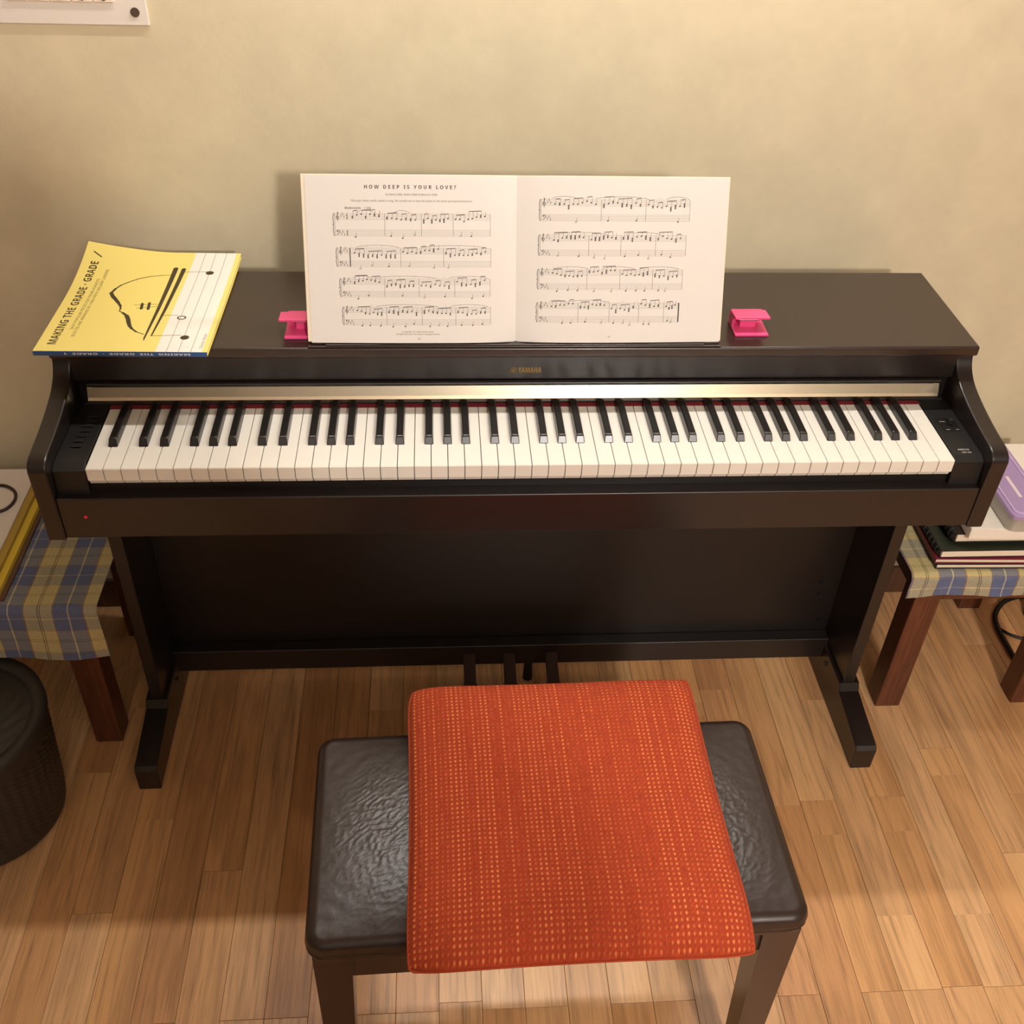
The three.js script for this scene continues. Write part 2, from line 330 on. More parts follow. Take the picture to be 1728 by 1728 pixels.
  // left buttons and vents, right volume slider
  for (let i = 0; i < 7; i++) { const z = 0.372 - i * 0.0125; P('button', bx(-0.6425 + i * 0.0011, -0.6275 + i * 0.0011, 0.7446, 0.7468, z - 0.0028, z + 0.0028, 0.0008), M.blackPlastic); }
  P('volume_slot', bx(0.6215, 0.6485, 0.7442, 0.7452, 0.3180, 0.3515, 0.0003), M.pianoDark);
  P('volume_knob', bx(0.6335, 0.6405, 0.745, 0.7545, 0.3300, 0.3365, 0.0012), M.blackPlastic);
  for (const [x0, x1, z] of [[0.6235, 0.6325, 0.3265], [0.6265, 0.6325, 0.3475], [0.6415, 0.6465, 0.3475]]) P('printed_mark', bx(x0, x1, 0.7452, 0.74535, z, z + 0.0009, 0), M.print);
  // power lamp on the front rail
  const led = new THREE.SphereGeometry(0.0024, 12, 8); led.scale(1, 1, 0.5); led.translate(-0.6227, 0.6694, 0.4358); P('power_lamp', led, M.led, 'small red power lamp');
  // lower frame
  P('side_panel', bx(-0.6705, -0.648, 0.08, 0.634, 0.05, 0.262, 0.002), M.piano); P('side_panel', bx(0.648, 0.6705, 0.08, 0.634, 0.05, 0.262, 0.002), M.piano);
  const footShape = [[0.03, 0.0], [0.397, 0.0], [0.397, 0.05], [0.391, 0.0575], [0.272, 0.074], [0.264, 0.090], [0.03, 0.090]];
  P('foot', extrudeX(footShape, -0.681, -0.641, 0.002), M.piano); P('foot', extrudeX(footShape, 0.641, 0.681, 0.002), M.piano);
  P('kick_panel', bx(-0.648, 0.648, 0.10, 0.634, 0.118, 0.134, 0.001), M.pianoDark);
  P('bottom_rail', bx(-0.648, 0.648, 0.054, 0.1065, 0.134, 0.161, 0.002), M.piano);
  const screw = (x, y, z) => { const g = new THREE.CylinderGeometry(0.0045, 0.0045, 0.004, 12); g.rotateX(Math.PI / 2); g.translate(x, y, z); P('screw', g, M.blackPlastic); };
  for (const [x, y] of [[-0.605, 0.145], [-0.600, 0.215], [0.628, 0.135], [0.613, 0.205], [0.612, 0.235]]) screw(x, y, 0.136);
  for (const x of [-0.641, 0.641]) { const g = new THREE.CylinderGeometry(0.004, 0.004, 0.006, 10); g.rotateZ(Math.PI / 2); g.translate(x, 0.066, 0.19); P('screw', g, M.blackPlastic); }
  // pedals
  for (const x of [-0.0755, 0.003, 0.0865]) {
    const hw = (t) => (t < 0.55 ? 0.0118 : 0.0118 + 0.0125 * Math.sin(Math.min(1, (t - 0.55) / 0.3) * Math.PI / 2)) * (t > 0.85 ? Math.sqrt(Math.max(0.02, 1 - Math.pow((t - 0.85) / 0.15, 2))) : 1);
    const f = (up) => (u, v) => { const t = 1 - v, z = 0.158 + 0.125 * t, w = hw(t), e = 2 * u - 1; return V(x + e * w, 0.086 - 0.022 * t - (up ? 0.0015 * Math.pow(Math.abs(e), 6) : 0.008), z); };
    const g = slab(8, 24, f(true), f(false)); g.computeVertexNormals(); P('pedal', g, M.pedal);
  }
  const adj = new THREE.CylinderGeometry(0.008, 0.010, 0.05, 16); adj.translate(0.044, 0.0265, 0.150); P('adjuster', adj, M.blackPlastic);
}

// lettering on the piano: raised outlines a fraction of a millimetre thick
import { FontLoader } from 'three/addons/loaders/FontLoader.js';
import { TextGeometry } from 'three/addons/geometries/TextGeometry.js';
const fontBold = await new FontLoader().loadAsync('fonts/droid/droid_sans_bold.typeface.json');
function textGeo(str, size, width, depth = 0.0003) {
  const g = new TextGeometry(str, { font: fontBold, size, depth, curveSegments: 4, bevelEnabled: false }); g.computeBoundingBox(); const b = g.boundingBox;
  g.translate(-(b.min.x + b.max.x) / 2, -(b.min.y + b.max.y) / 2, 0); if (width) g.scale(width / (b.max.x - b.min.x), 1, 1); return g;
}
{
  part('name_lettering', textGeo('YAMAHA', 0.0092, 0.0345).translate(0.0062, 0.7993, 0.2626), M.gold, piano, 'gold maker name on the name board');
  const ringG = new THREE.TorusGeometry(0.0046, 0.0005, 6, 24); const bars = [0, 1, 2].map((i) => new THREE.BoxGeometry(0.0085, 0.0008, 0.0004).rotateZ(Math.PI / 2 + i * Math.PI / 3));
  part('name_emblem', join(ringG, ...bars).translate(-0.0178, 0.7993, 0.2627), M.gold, piano);
  const t1 = textGeo('ARIUS', 0.0032, 0.017).rotateX(-Math.PI / 2).translate(0.6325, 0.7446, 0.3985), t2 = textGeo('YDP-161', 0.0030, 0.0145).rotateX(-Math.PI / 2).translate(0.6345, 0.7446, 0.4055);
  part('model_lettering', join(t1, t2), M.print, piano, 'small grey print on the right end block');
}

// ---------------------------------------------------------------- music rest and open music book
const LEAN = 22 * Math.PI / 180;
{
  const rest = thing('music_rest', 'dark folding music rest behind the open music book', 'music rest', [-0.015, 0.844, 0.262]);
  rest.rotation.x = -LEAN;
  local('panel', bx(-0.285, 0.285, 0.004, 0.185, -0.016, -0.010, 0.002), M.piano, rest);
  const base = thing('rest_ledge', 'narrow dark ledge under the open music book', 'ledge', [-0.015, 0.844, 0.262]);
  local('ledge', bx(-0.30, 0.30, 0.0002, 0.0028, -0.024, 0.0125, 0.0012), M.lid, base);
  local('lip', bx(-0.275, 0.275, 0.0028, 0.0056, 0.0098, 0.0125, 0.0010), M.lid, base);
}
// one printed page: x, y in units of a photographed page 357 x 281
const INK = '#4a423c', STAFF = '#8d857b';
function staffSystem(c, x0, x1, yT, yB, gap, bars, opts = {}) {
  c.lineWidth = 1.3; c.strokeStyle = STAFF;
  for (const y of [yT, yB]) for (let i = 0; i < 5; i++) { c.beginPath(); c.moveTo(x0, y + i * gap); c.lineTo(x1, y + i * gap); c.stroke(); }
  c.strokeStyle = INK; c.fillStyle = INK; c.lineWidth = 2;
  c.beginPath(); c.moveTo(x0, yT); c.lineTo(x0, yB + 4 * gap); c.stroke();
  c.lineWidth = 4; c.beginPath(); const ym = (yT + yB + 4 * gap) / 2; c.moveTo(x0 - 4, yT - 2); c.quadraticCurveTo(x0 - 16, yT + 22, x0 - 8, ym - 8); c.quadraticCurveTo(x0 - 8, ym, x0 - 16, ym); c.quadraticCurveTo(x0 - 8, ym, x0 - 8, ym + 8); c.quadraticCurveTo(x0 - 16, yB + 4 * gap - 22, x0 - 4, yB + 4 * gap + 2); c.stroke();
  // treble clef
  c.lineWidth = 3; c.beginPath(); const tx = x0 + 20; c.moveTo(tx, yT + 5.4 * gap); c.lineTo(tx, yT - gap * 0.9); c.quadraticCurveTo(tx + 10, yT - gap * 0.2, tx - 4, yT + gap * 1.6); c.quadraticCurveTo(tx - 14, yT + gap * 3, tx - 2, yT + gap * 3.9); c.quadraticCurveTo(tx + 14, yT + gap * 3.6, tx + 8, yT + gap * 2.2); c.quadraticCurveTo(tx - 4, yT + gap * 1.8, tx - 4, yT + gap * 3); c.stroke();
  // bass clef
  c.lineWidth = 3.4; c.beginPath(); c.arc(tx - 4, yB + gap * 1.1, gap * 0.42, 0, 7); c.fill(); c.beginPath(); c.moveTo(tx - 8, yB + gap * 0.9); c.quadraticCurveTo(tx + 4, yB - gap * 0.6, tx + 9, yB + gap * 1.1); c.quadraticCurveTo(tx + 8, yB + gap * 2.6, tx - 9, yB + gap * 3.4); c.stroke();
  c.beginPath(); c.arc(tx + 15, yB + gap * 0.6, 2, 0, 7); c.arc(tx + 15, yB + gap * 1.6, 2, 0, 7); c.fill();
  // three flats, time signature
  c.lineWidth = 1.8; for (const y of [yT, yB + gap]) for (let f = 0; f < 3; f++) { const fx = tx + 22 + f * 10, fy = y + gap * [2, 0.5, 2.5][f]; c.beginPath(); c.moveTo(fx, fy - gap * 1.6); c.lineTo(fx, fy + 3); c.quadraticCurveTo(fx + 9, fy - 5, fx, fy - 6); c.stroke(); }
  let xs = x0 + 76;
  if (opts.time) { c.font = `bold ${gap * 2.4}px serif`; c.textAlign = 'center'; for (const y of [yT, yB]) { c.fillText('4', x0 + 82, y + 1.9 * gap); c.fillText('4', x0 + 82, y + 3.9 * gap); } xs = x0 + 104; }
  if (opts.repeat) { c.fillRect(xs + 4, yT, 7, yB + 4 * gap - yT); xs += 22; }
  const ends = bars.map((b) => x0 + (x1 - x0) * b); let bx0 = xs;
  for (const e of ends) {
    c.lineWidth = 1.8; c.beginPath(); c.moveTo(e, yT); c.lineTo(e, yB + 4 * gap); c.stroke();
    const w = e - bx0; let x = bx0 + 16; let grp = [];
    const nNotes = Math.max(4, Math.round(w / 33));
    const head = (hx, hy, hollow) => { c.save(); c.translate(hx, hy); c.rotate(-0.35); c.beginPath(); c.ellipse(0, 0, gap * 0.62, gap * 0.46, 0, 0, 7); if (hollow) { c.lineWidth = 2; c.stroke(); } else c.fill(); c.restore(); };
    const flush = () => { if (grp.length > 1) { const yb = Math.min(...grp.map((q) => q[1])) - gap * 2.9; c.lineWidth = 4.6; c.beginPath(); c.moveTo(grp[0][0] + 5, yb + 2); c.lineTo(grp[grp.length - 1][0] + 5, yb - 2); c.stroke(); c.lineWidth = 1.5; for (const q of grp) { c.beginPath(); c.moveTo(q[0] + 5, q[1]); c.lineTo(q[0] + 5, yb); c.stroke(); } } else if (grp.length) { const q = grp[0]; c.lineWidth = 1.6; c.beginPath(); c.moveTo(q[0] + 5, q[1]); c.lineTo(q[0] + 5, q[1] - gap * 3); c.stroke(); } grp = []; };
    let st = rr(2, 4);
    for (let n = 0; n < nNotes; n++) {
      st = clamp(st + rr(-1.5, 1.5), 0.5, 5); const hy = yT + Math.round(st * 2) * gap / 2; head(x, hy); const chord = rnd();
      if (chord > 0.45) head(x, hy + gap); if (chord > 0.75) head(x, hy + 2 * gap);
      grp.push([x, hy]); if (grp.length >= 2 + Math.floor(rnd() * 3)) flush(); x += (w - 24) / nNotes;
    }
    flush();
    for (let n = 0; n < 3; n++) { if (rnd() < 0.2) continue; const hx = bx0 + 20 + (w - 30) * (n + 0.1 + 0.4 * rnd()) / 3, hy = yB + rr(3, 6) * gap; head(hx, hy, rnd() < 0.3); c.lineWidth = 1.6; c.beginPath(); c.moveTo(hx + 5, hy); c.lineTo(hx + 5, hy - 2.8 * gap); c.stroke(); }
    bx0 = e;
  }
  c.lineWidth = 1.8; for (const [a, b] of opts.slurs || [[0.12, 0.5], [0.55, 0.98]]) { const xa = x0 + (x1 - x0) * a, xb = x0 + (x1 - x0) * b; c.beginPath(); c.moveTo(xa, yT - gap * 0.6); c.bezierCurveTo(xa + (xb - xa) * 0.2, yT - gap * 2.6, xb - (xb - xa) * 0.2, yT - gap * 2.6, xb, yT - gap * 0.4); c.stroke(); }
  for (let n = 0; n < 9; n++) { c.font = `${gap * 0.95}px sans-serif`; c.fillText(String(1 + Math.floor(rnd() * 5)), x0 + 90 + (x1 - x0 - 100) * n / 9, yT - gap * 0.9); }
}
const K = 4;
const pageLeft = canvasTex(357 * K, 281 * K, (c, w, h) => {
  c.fillStyle = '#dcd6cf'; c.fillRect(0, 0, w, h); const X = (u) => (u - 515) * K, Y = (v) => (v - 297) * K;
  c.fillStyle = INK; c.textAlign = 'center'; c.textBaseline = 'middle';
  c.font = `bold ${8.6 * K}px sans-serif`; const t = 'HOW DEEP IS YOUR LOVE?'; let tw = 0; const sp = 2.3 * K; for (const ch of t) tw += c.measureText(ch).width + sp; let x = X(692) - tw / 2; c.textAlign = 'left'; for (const ch of t) { c.fillText(ch, x, Y(315.5)); x += c.measureText(ch).width + sp; }
  c.textAlign = 'center'; c.font = `${4.6 * K}px sans-serif`; c.fillText('by Barry Gibb, Robin Gibb & Maurice Gibb', X(693), Y(327.5));
  c.font = `italic ${4.3 * K}px serif`; c.fillText('This pop classic really needs to sing. Be careful not to lose the pulse in the more syncopated sections.', X(693), Y(338));
  c.textAlign = 'left'; c.font = `bold ${4.8 * K}px serif`; c.fillText('Moderately \u2669 = 116', X(580), Y(350)); c.textBaseline = 'alphabetic';
  staffSystem(c, X(563), X(826), Y(359), Y(386), 2.45 * K, [0.32, 0.555, 0.76, 1], { time: true, slurs: [[0.14, 0.26], [0.38, 0.48]] });
  staffSystem(c, X(566), X(827), Y(416), Y(438), 2.3 * K, [0.41, 0.69, 1], { repeat: true, slurs: [[0.12, 0.4], [0.55, 0.97]] });
  staffSystem(c, X(570), X(826), Y(467.5), Y(489), 2.3 * K, [0.29, 0.52, 0.76, 1], { slurs: [[0.08, 0.2], [0.22, 0.64], [0.72, 0.98]] });
  staffSystem(c, X(573), X(827), Y(516), Y(537.5), 2.3 * K, [0.29, 0.53, 0.76, 1], { slurs: [[0.22, 0.64], [0.72, 0.98]] });
  c.textAlign = 'center'; c.font = `${3.2 * K}px sans-serif`; c.fillText('\u00a9 Copyright 1977 Gibb Brothers Music.', X(700), Y(559.5)); c.fillText('All Rights Reserved. International Copyright Secured.', X(700), Y(563.5)); c.font = `${4.2 * K}px sans-serif`; c.fillText('20', X(702), Y(572));
});
const pageRight = canvasTex(357 * K, 281 * K, (c, w, h) => {
  c.fillStyle = '#dcd6cf'; c.fillRect(0, 0, w, h); const X = (u) => (u - 872) * K, Y = (v) => (v - 299) * K;
  staffSystem(c, X(912), X(1164), Y(336), Y(361), 2.5 * K, [0.4, 0.7, 1], { slurs: [[0.07, 0.24], [0.36, 0.72], [0.84, 0.99]] });
  staffSystem(c, X(911), X(1160), Y(395), Y(420), 2.4 * K, [0.33, 0.55, 0.79, 1], { slurs: [[0.1, 0.46], [0.58, 0.83]] });
  staffSystem(c, X(910), X(1157), Y(453), Y(477.5), 2.4 * K, [0.33, 0.56, 0.79, 1], { slurs: [[0.1, 0.34], [0.44, 0.66], [0.7, 0.97]] });
  staffSystem(c, X(909), X(1154), Y(510.5), Y(534.5), 2.4 * K, [0.28, 0.5, 0.71, 0.89, 1], { slurs: [[0.08, 0.18], [0.2, 0.5]] });
  c.fillRect(X(1152), Y(510.5), 8, (534.5 - 510.5 + 9.6) * K); c.textAlign = 'center'; c.font = `${4.2 * K}px sans-serif`; c.fillText('21', X(1033), Y(571));
});
{
  const book = thing('music_book', 'open landscape music book with printed piano score, standing on the piano', 'book', [-0.0165, 0.8512, 0.2685]);
  book.rotation.x = -LEAN;
  const H = 0.229;
  const dep = (s) => 0.0085 - 0.0190 * Math.exp(-s / 0.036) - 0.010 * Math.pow(s / 0.3, 2);       // page surface over distance from the spine
  const half = (sg, w, front, back, uvf) => slab(36, 6, (u, v) => V(sg * (sg > 0 ? u : 1 - u) * w, H * v + 0.0015 * Math.sin(v * 3) * 0, dep((sg > 0 ? u : 1 - u) * w) + front), (u, v) => V(sg * (sg > 0 ? u : 1 - u) * w, H * v, dep((sg > 0 ? u : 1 - u) * w) + back), uvf);
  const mp = (t) => std({ color: 0xffffff, map: t, roughness: 0.8 });
  local('page', half(-1, 0.2925, 0.0006, 0, (u, v) => [u, v]), mp(pageLeft), book, [0, -0.0015, 0], 'printed left page with song title and four systems');
  local('page', half(1, 0.2985, 0.0006, 0, (u, v) => [u, v]), mp(pageRight), book, [0, -0.0015, 0], 'printed right page with four systems');
  local('page_block', half(-1, 0.2975, -0.0003, -0.0042, null), M.paperEdge, book); local('page_block', half(1, 0.3005, -0.0003, -0.0036, null), M.paperEdge, book);
  local('cover', half(-1, 0.2985, -0.0043, -0.0052, null), M.paper, book); local('cover', half(1, 0.3010, -0.0037, -0.0046, null), M.paper, book);
}

// ---------------------------------------------------------------- yellow music book lying on the lid
const coverTex = canvasTex(956, 1220, (c, w, h) => {
  const A = (a) => a * w, B = (b) => (1 - b) * h; const ink = '#3b3018';
  c.fillStyle = '#ecd97c'; c.fillRect(0, 0, w, h); c.fillStyle = '#efe6dc'; c.fillRect(A(0.70), 0, A(0.27), h);
  c.strokeStyle = '#8f877c'; c.lineWidth = 3; for (const a of [0.764, 0.833, 0.905]) { c.beginPath(); c.moveTo(A(a), 0); c.lineTo(A(a), h); c.stroke(); }
  const poly = (pts) => { c.beginPath(); pts.forEach(([a, b], i) => (i ? c.lineTo(A(a), B(b)) : c.moveTo(A(a), B(b)))); c.closePath(); c.fill(); };
  c.fillStyle = ink;
  poly([[0.590, 0.835], [0.605, 0.845], [0.622, 0.835], [0.618, 0.4], [0.607, 0.095], [0.598, 0.12], [0.597, 0.4]]);
  poly([[0.645, 0.828], [0.658, 0.838], [0.674, 0.828], [0.660, 0.4], [0.642, 0.14], [0.634, 0.15], [0.641, 0.4]]);
  // the grand piano's curve, thick and thin
  const P0 = [[0.608, 0.764, 4], [0.540, 0.758, 5], [0.468, 0.743, 7], [0.400, 0.715, 8], [0.351, 0.682, 8], [0.308, 0.645, 9], [0.284, 0.607, 12], [0.270, 0.563, 20], [0.290, 0.530, 26], [0.312, 0.505, 24], [0.342, 0.468, 20], [0.368, 0.432, 14], [0.378, 0.400, 7], [0.376, 0.382, 4], [0.405, 0.362, 10], [0.435, 0.336, 24], [0.455, 0.300, 26], [0.469, 0.265, 24], [0.484, 0.235, 20], [0.503, 0.211, 15], [0.540, 0.180, 8], [0.588, 0.159, 4]];
  c.strokeStyle = ink; c.lineCap = 'round'; for (let i = 0; i + 1 < P0.length; i++) { c.lineWidth = (P0[i][2] + P0[i + 1][2]) / 2; c.beginPath(); c.moveTo(A(P0[i][0]), B(P0[i][1])); c.lineTo(A(P0[i + 1][0]), B(P0[i + 1][1])); c.stroke(); }
  c.lineWidth = 17; for (const [a, b, a2, b2] of [[0.495, 0.458, 0.503, 0.405], [0.537, 0.465, 0.546, 0.402]]) { c.beginPath(); c.moveTo(A(a), B(b)); c.lineTo(A(a2), B(b2)); c.stroke(); }
  c.lineWidth = 4; for (const [a, b, a2, b2] of [[0.45, 0.441, 0.59, 0.454], [0.474, 0.412, 0.592, 0.43], [0.669, 0.796, 0.82, 0.801], [0.643, 0.341, 0.745, 0.346], [0.632, 0.145, 0.81, 0.154]]) { c.beginPath(); c.moveTo(A(a), B(b)); c.lineTo(A(a2), B(b2)); c.stroke(); }
  for (const [a, b, hollow] of [[0.836, 0.789, 0], [0.772, 0.321, 1], [0.838, 0.132, 0]]) { c.beginPath(); c.ellipse(A(a), B(b), hollow ? 22 : 25, hollow ? 20 : 24, 0, 0, 7); if (hollow) { c.lineWidth = 9; c.stroke(); } else c.fill(); }
  const vtext = (str, a, b, len, size, font) => { c.save(); c.translate(A(a), B(b)); c.rotate(-Math.PI / 2); c.font = font.replace('@', size); c.textAlign = 'left'; c.textBaseline = 'middle'; const m = c.measureText(str).width; c.scale(len * h / m, 1); c.fillText(str, 0, 0); c.restore(); };
  c.fillStyle = ink; vtext('MAKING THE GRADE \u00b7 GRADE', 0.083, 0.055, 0.80, 66, 'bold @px sans-serif'); c.lineWidth = 9; c.beginPath(); c.moveTo(A(0.055), B(0.93)); c.lineTo(A(0.11), B(0.895)); c.stroke();
  vtext('EASY POPULAR PIECES FOR YOUNG PIANISTS', 0.150, 0.20, 0.50, 25, '@px sans-serif'); vtext('SELECTED AND ARRANGED BY LYNDA FRITH AND JERRY LANNING', 0.180, 0.13, 0.66, 25, '@px sans-serif');
  c.fillStyle = '#6b6152'; vtext('Chester Music', 0.955, 0.03, 0.14, 26, '@px sans-serif');
});
const spineTex = canvasTex(1024, 40, (c, w, h) => { c.fillStyle = '#2c5a96'; c.fillRect(0, 0, w, h); c.fillStyle = '#e8e4dc'; c.font = 'bold 27px sans-serif'; c.textBaseline = 'middle'; c.textAlign = 'center'; c.save(); c.translate(w / 2 + 40, h / 2); c.rotate(Math.PI); c.scale(1.75, 1); c.fillText('MAKING  THE  GRADE  \u00b7  GRADE  1', 0, 0); c.restore(); });
{
  const b = thing('music_book', 'yellow and white music book with blue spine lying on the piano lid', 'book', [-0.691, 0.8442, 0.2915]);
  b.rotation.y = -0.022; const W = 0.239, D = 0.305, T = 0.0068;
  const lift = (a, q) => 0.018 * Math.pow(Math.max(0, (q - 0.45) / 0.55), 2) * Math.pow(Math.max(0, 1 - a / 0.55), 1.5) + 0.004 * Math.pow(Math.max(0, (q - 0.6) / 0.4), 2);
  const sh = (t0, t1, in_) => slab(16, 20, (u, v) => V(in_ + u * (W - 2 * in_), t1 + lift(u, v), -v * (D - in_)), (u, v) => V(in_ + u * (W - 2 * in_), t0 + lift(u, v), -v * (D - in_)), (u, v) => [u, v]);
  local('cover', sh(T - 0.0006, T, 0), std({ color: 0xffffff, map: coverTex, roughness: 0.42 }), b, null, 'yellow and white front cover with line drawing of a piano');
  local('page_block', sh(0.0007, T - 0.0007, 0.0015), M.paperEdge, b);
  local('back_cover', sh(0, 0.0006, 0), std({ color: 0xe8d257, roughness: 0.5 }), b);
  const sp = grid(1, 1, (u, v) => V(u * W, v * T, 0.0012)); const spb = bx(0.0002, W - 0.0002, 0.0001, T - 0.0001, -0.0005, 0.0011, 0.0003);
  local('spine', join(sp, (() => { const uv = spb.attributes.uv; for (let i = 0; i < uv.count; i++) uv.setXY(i, 0.01, 0.5); return spb; })()), std({ color: 0xffffff, map: spineTex, roughness: 0.5 }), b, null, 'blue spine with white title');
}

// ---------------------------------------------------------------- pink clips
function clip(x, z, mirror, label) {
  const g = thing('page_clip', label, 'clip', [x, 0.8441, z], 'pink page clips on the piano lid'); if (mirror) g.scale.x = 1;
  const k = mirror ? -1 : 1; const X = (a, b) => (k > 0 ? [a, b] : [-b, -a]);
  const pl = (name, a, b, y0, y1, z0, z1, r, m) => local(name, bx(...X(a, b), y0, y1, z0, z1, r), m, g);
  pl('base', -0.0255, 0.0255, 0, 0.0042, -0.026, 0.0205, 0.0012, M.pink);
  const lev = bx(-0.0295, 0.0235, -0.0018, 0.0018, 0, 0.030, 0.001); lev.rotateX(-0.10); lev.translate(k * 0.003, 0.0225, -0.0185);
  local('lever', lev, M.pink, g);
  pl('back_wall', -0.0245, 0.0225, 0.003, 0.0222, -0.0255, -0.0215, 0.001, M.pink);
  pl('side_wall', -0.0255, -0.0225, 0.003, 0.0195, -0.025, -0.004, 0.001, M.pink);
  pl('pivot', -0.014, 0.0105, 0.003, 0.0165, -0.0215, -0.0035, 0.0015, M.pink);
  const rod = new THREE.CylinderGeometry(0.0012, 0.0012, 0.03, 8); rod.rotateZ(Math.PI / 2); rod.translate(k * -0.002, 0.0165, -0.002); local('spring_rod', rod, M.steel, g);
}
clip(0.3375, 0.2245, false, 'pink plastic page clip at the right of the open music book');
clip(-0.325, 0.2300, true, 'pink plastic page clip half hidden behind the left page of the open book');

// ---------------------------------------------------------------- piano bench
{
  const b = thing('piano_bench', 'dark wooden piano bench with padded brown leather seat', 'bench', [0.0045, 0, 0.8175]); b.rotation.y = 0.0225;
  const hx = 0.3005, hz = 0.1555, y0 = 0.448, y1 = 0.4705;
  const outline = (t, ex, ez) => { const e = 0.055; const a = t * Math.PI * 2; const c = Math.cos(a), s = Math.sin(a); return [ex * Math.sign(c) * Math.pow(Math.abs(c), 0.16), ez * Math.sign(s) * Math.pow(Math.abs(s), 0.16)]; };
  // padded top: rounded rectangle, crowned
  const rr2 = (u, v, in_) => { // square (u,v) in -1..1 to a rounded rectangle inset by in_
    const R = 0.024, ax = hx - in_, az = hz - in_; let x = u * ax, z = v * az; const cx = ax - R, cz = az - R;
    const dx = Math.abs(x) - cx, dz = Math.abs(z) - cz; if (dx > 0 && dz > 0) { const m = Math.max(dx, dz), d = Math.hypot(dx, dz); const k = m / d; x = Math.sign(x) * (cx + dx * k); z = Math.sign(z) * (cz + dz * k); } return [x, z]; };
  const crease = (x, z) => { const fx = Math.exp(-Math.pow((Math.abs(x) - 0.20) / 0.06, 2)) * Math.exp(-Math.pow((z - 0.01) / 0.09, 2)); return fx * 0.0008 * (Math.sqrt(Math.abs(noise(x * 60, z * 75))) + 0.6 * Math.sqrt(Math.abs(noise(x * 130 + 5, z * 140)))) + 0.0001 * noise(x * 40, z * 40); };
  const padTop = grid(300, 160, (i, j) => { const u = 2 * i - 1, v = 2 * j - 1; const q = Math.max(Math.abs(u), Math.abs(v)); const [x, z] = rr2(u, v, 0.0);
    const ex = Math.min((1 - Math.abs(u)) * hx, (1 - Math.abs(v)) * hz); const round = ex < 0.014 ? Math.sqrt(Math.max(0, 1 - Math.pow(1 - ex / 0.014, 2))) : 1; const crown = 0.013 * (1 - Math.pow(Math.abs(u), 2.6)) * (1 - Math.pow(Math.abs(v), 2.6));
    const sx = 1 - 0.0; return V(x * sx, y1 - 0.014 + 0.014 * round + crown - crease(x, z), z); }, (i, j) => [(2 * i - 1) * hx, (2 * j - 1) * hz], true);
  const ring = []; const NS = 160; const per = (t) => { const s = t * 4; const k = Math.floor(s) % 4, f = s - Math.floor(s); const a = 2 * f - 1; return [[a, -1], [1, a], [-a, 1], [-1, -a]][k]; };
  const side = grid(NS, 4, (i, j) => { const [u, v] = per(i % 1); const [x, z] = rr2(u, v, j > 0.9 ? 0 : 0.0015 * Math.sin(j * Math.PI)); const yy = mix(y0, y1 - 0.014, j); return V(x, yy, z); }, (i, j) => [i * 2, j * 0.03], false);
  local('seat_pad', mergeVertices(join(padTop, side), 1e-5), M.leather, b, null, 'padded brown leather seat');
  b.children[0].geometry.computeVertexNormals();
  local('seat_board', new THREE.ExtrudeGeometry((() => { const q = new THREE.Shape(), w = hx - 0.004, d = hz - 0.004, r = 0.024; q.moveTo(-w + r, -d); q.lineTo(w - r, -d); q.quadraticCurveTo(w, -d, w, -d + r); q.lineTo(w, d - r); q.quadraticCurveTo(w, d, w - r, d); q.lineTo(-w + r, d); q.quadraticCurveTo(-w, d, -w, d - r); q.lineTo(-w, -d + r); q.quadraticCurveTo(-w, -d, -w + r, -d); return q; })(), { depth: 0.0065, bevelSize: 0.002, bevelThickness: 0.002, bevelSegments: 2, curveSegments: 8 }).rotateX(-Math.PI / 2).translate(0, 0.4402, 0), M.benchWood, b);
  const ap = 0.028;
  local('apron', bx(-hx + 0.05, hx - 0.05, 0.385, 0.438, hz - ap, hz - ap + 0.016, 0.0015), M.benchWood, b); local('apron', bx(-hx + 0.05, hx - 0.05, 0.385, 0.438, -hz + ap - 0.016, -hz + ap, 0.0015), M.benchWood, b);
  local('apron', bx(-hx + ap - 0.016, -hx + ap, 0.385, 0.438, -hz + 0.05, hz - 0.05, 0.0015), M.benchWood, b); local('apron', bx(hx - ap, hx - ap + 0.016, 0.385, 0.438, -hz + 0.05, hz - 0.05, 0.0015), M.benchWood, b);
  const leg = (sx, sz) => { const g = new THREE.BoxGeometry(1, 1, 1, 1, 8, 1); const p = g.attributes.position; const top = 0.046, bot = 0.030;
    for (let i = 0; i < p.count; i++) { const t = p.getY(i) + 0.5, w = mix(bot, top, t); const cx = (hx - 0.008) - w * (0.5 - p.getX(i) * 1), cz = (hz - 0.008) - w * (0.5 - p.getZ(i)); p.setXYZ(i, cx, t * 0.438, cz); }
    g.computeVertexNormals(); g.scale(sx, 1, sz); if (sx * sz < 0) { const ix = g.index; for (let k = 0; k < ix.count; k += 3) { const a = ix.getX(k); ix.setX(k, ix.getX(k + 2)); ix.setX(k + 2, a); } } g.computeVertexNormals(); return g; };
  for (const sx of [-1, 1]) for (const sz of [-1, 1]) local('leg', leg(sx, sz), M.benchWood, b);
}
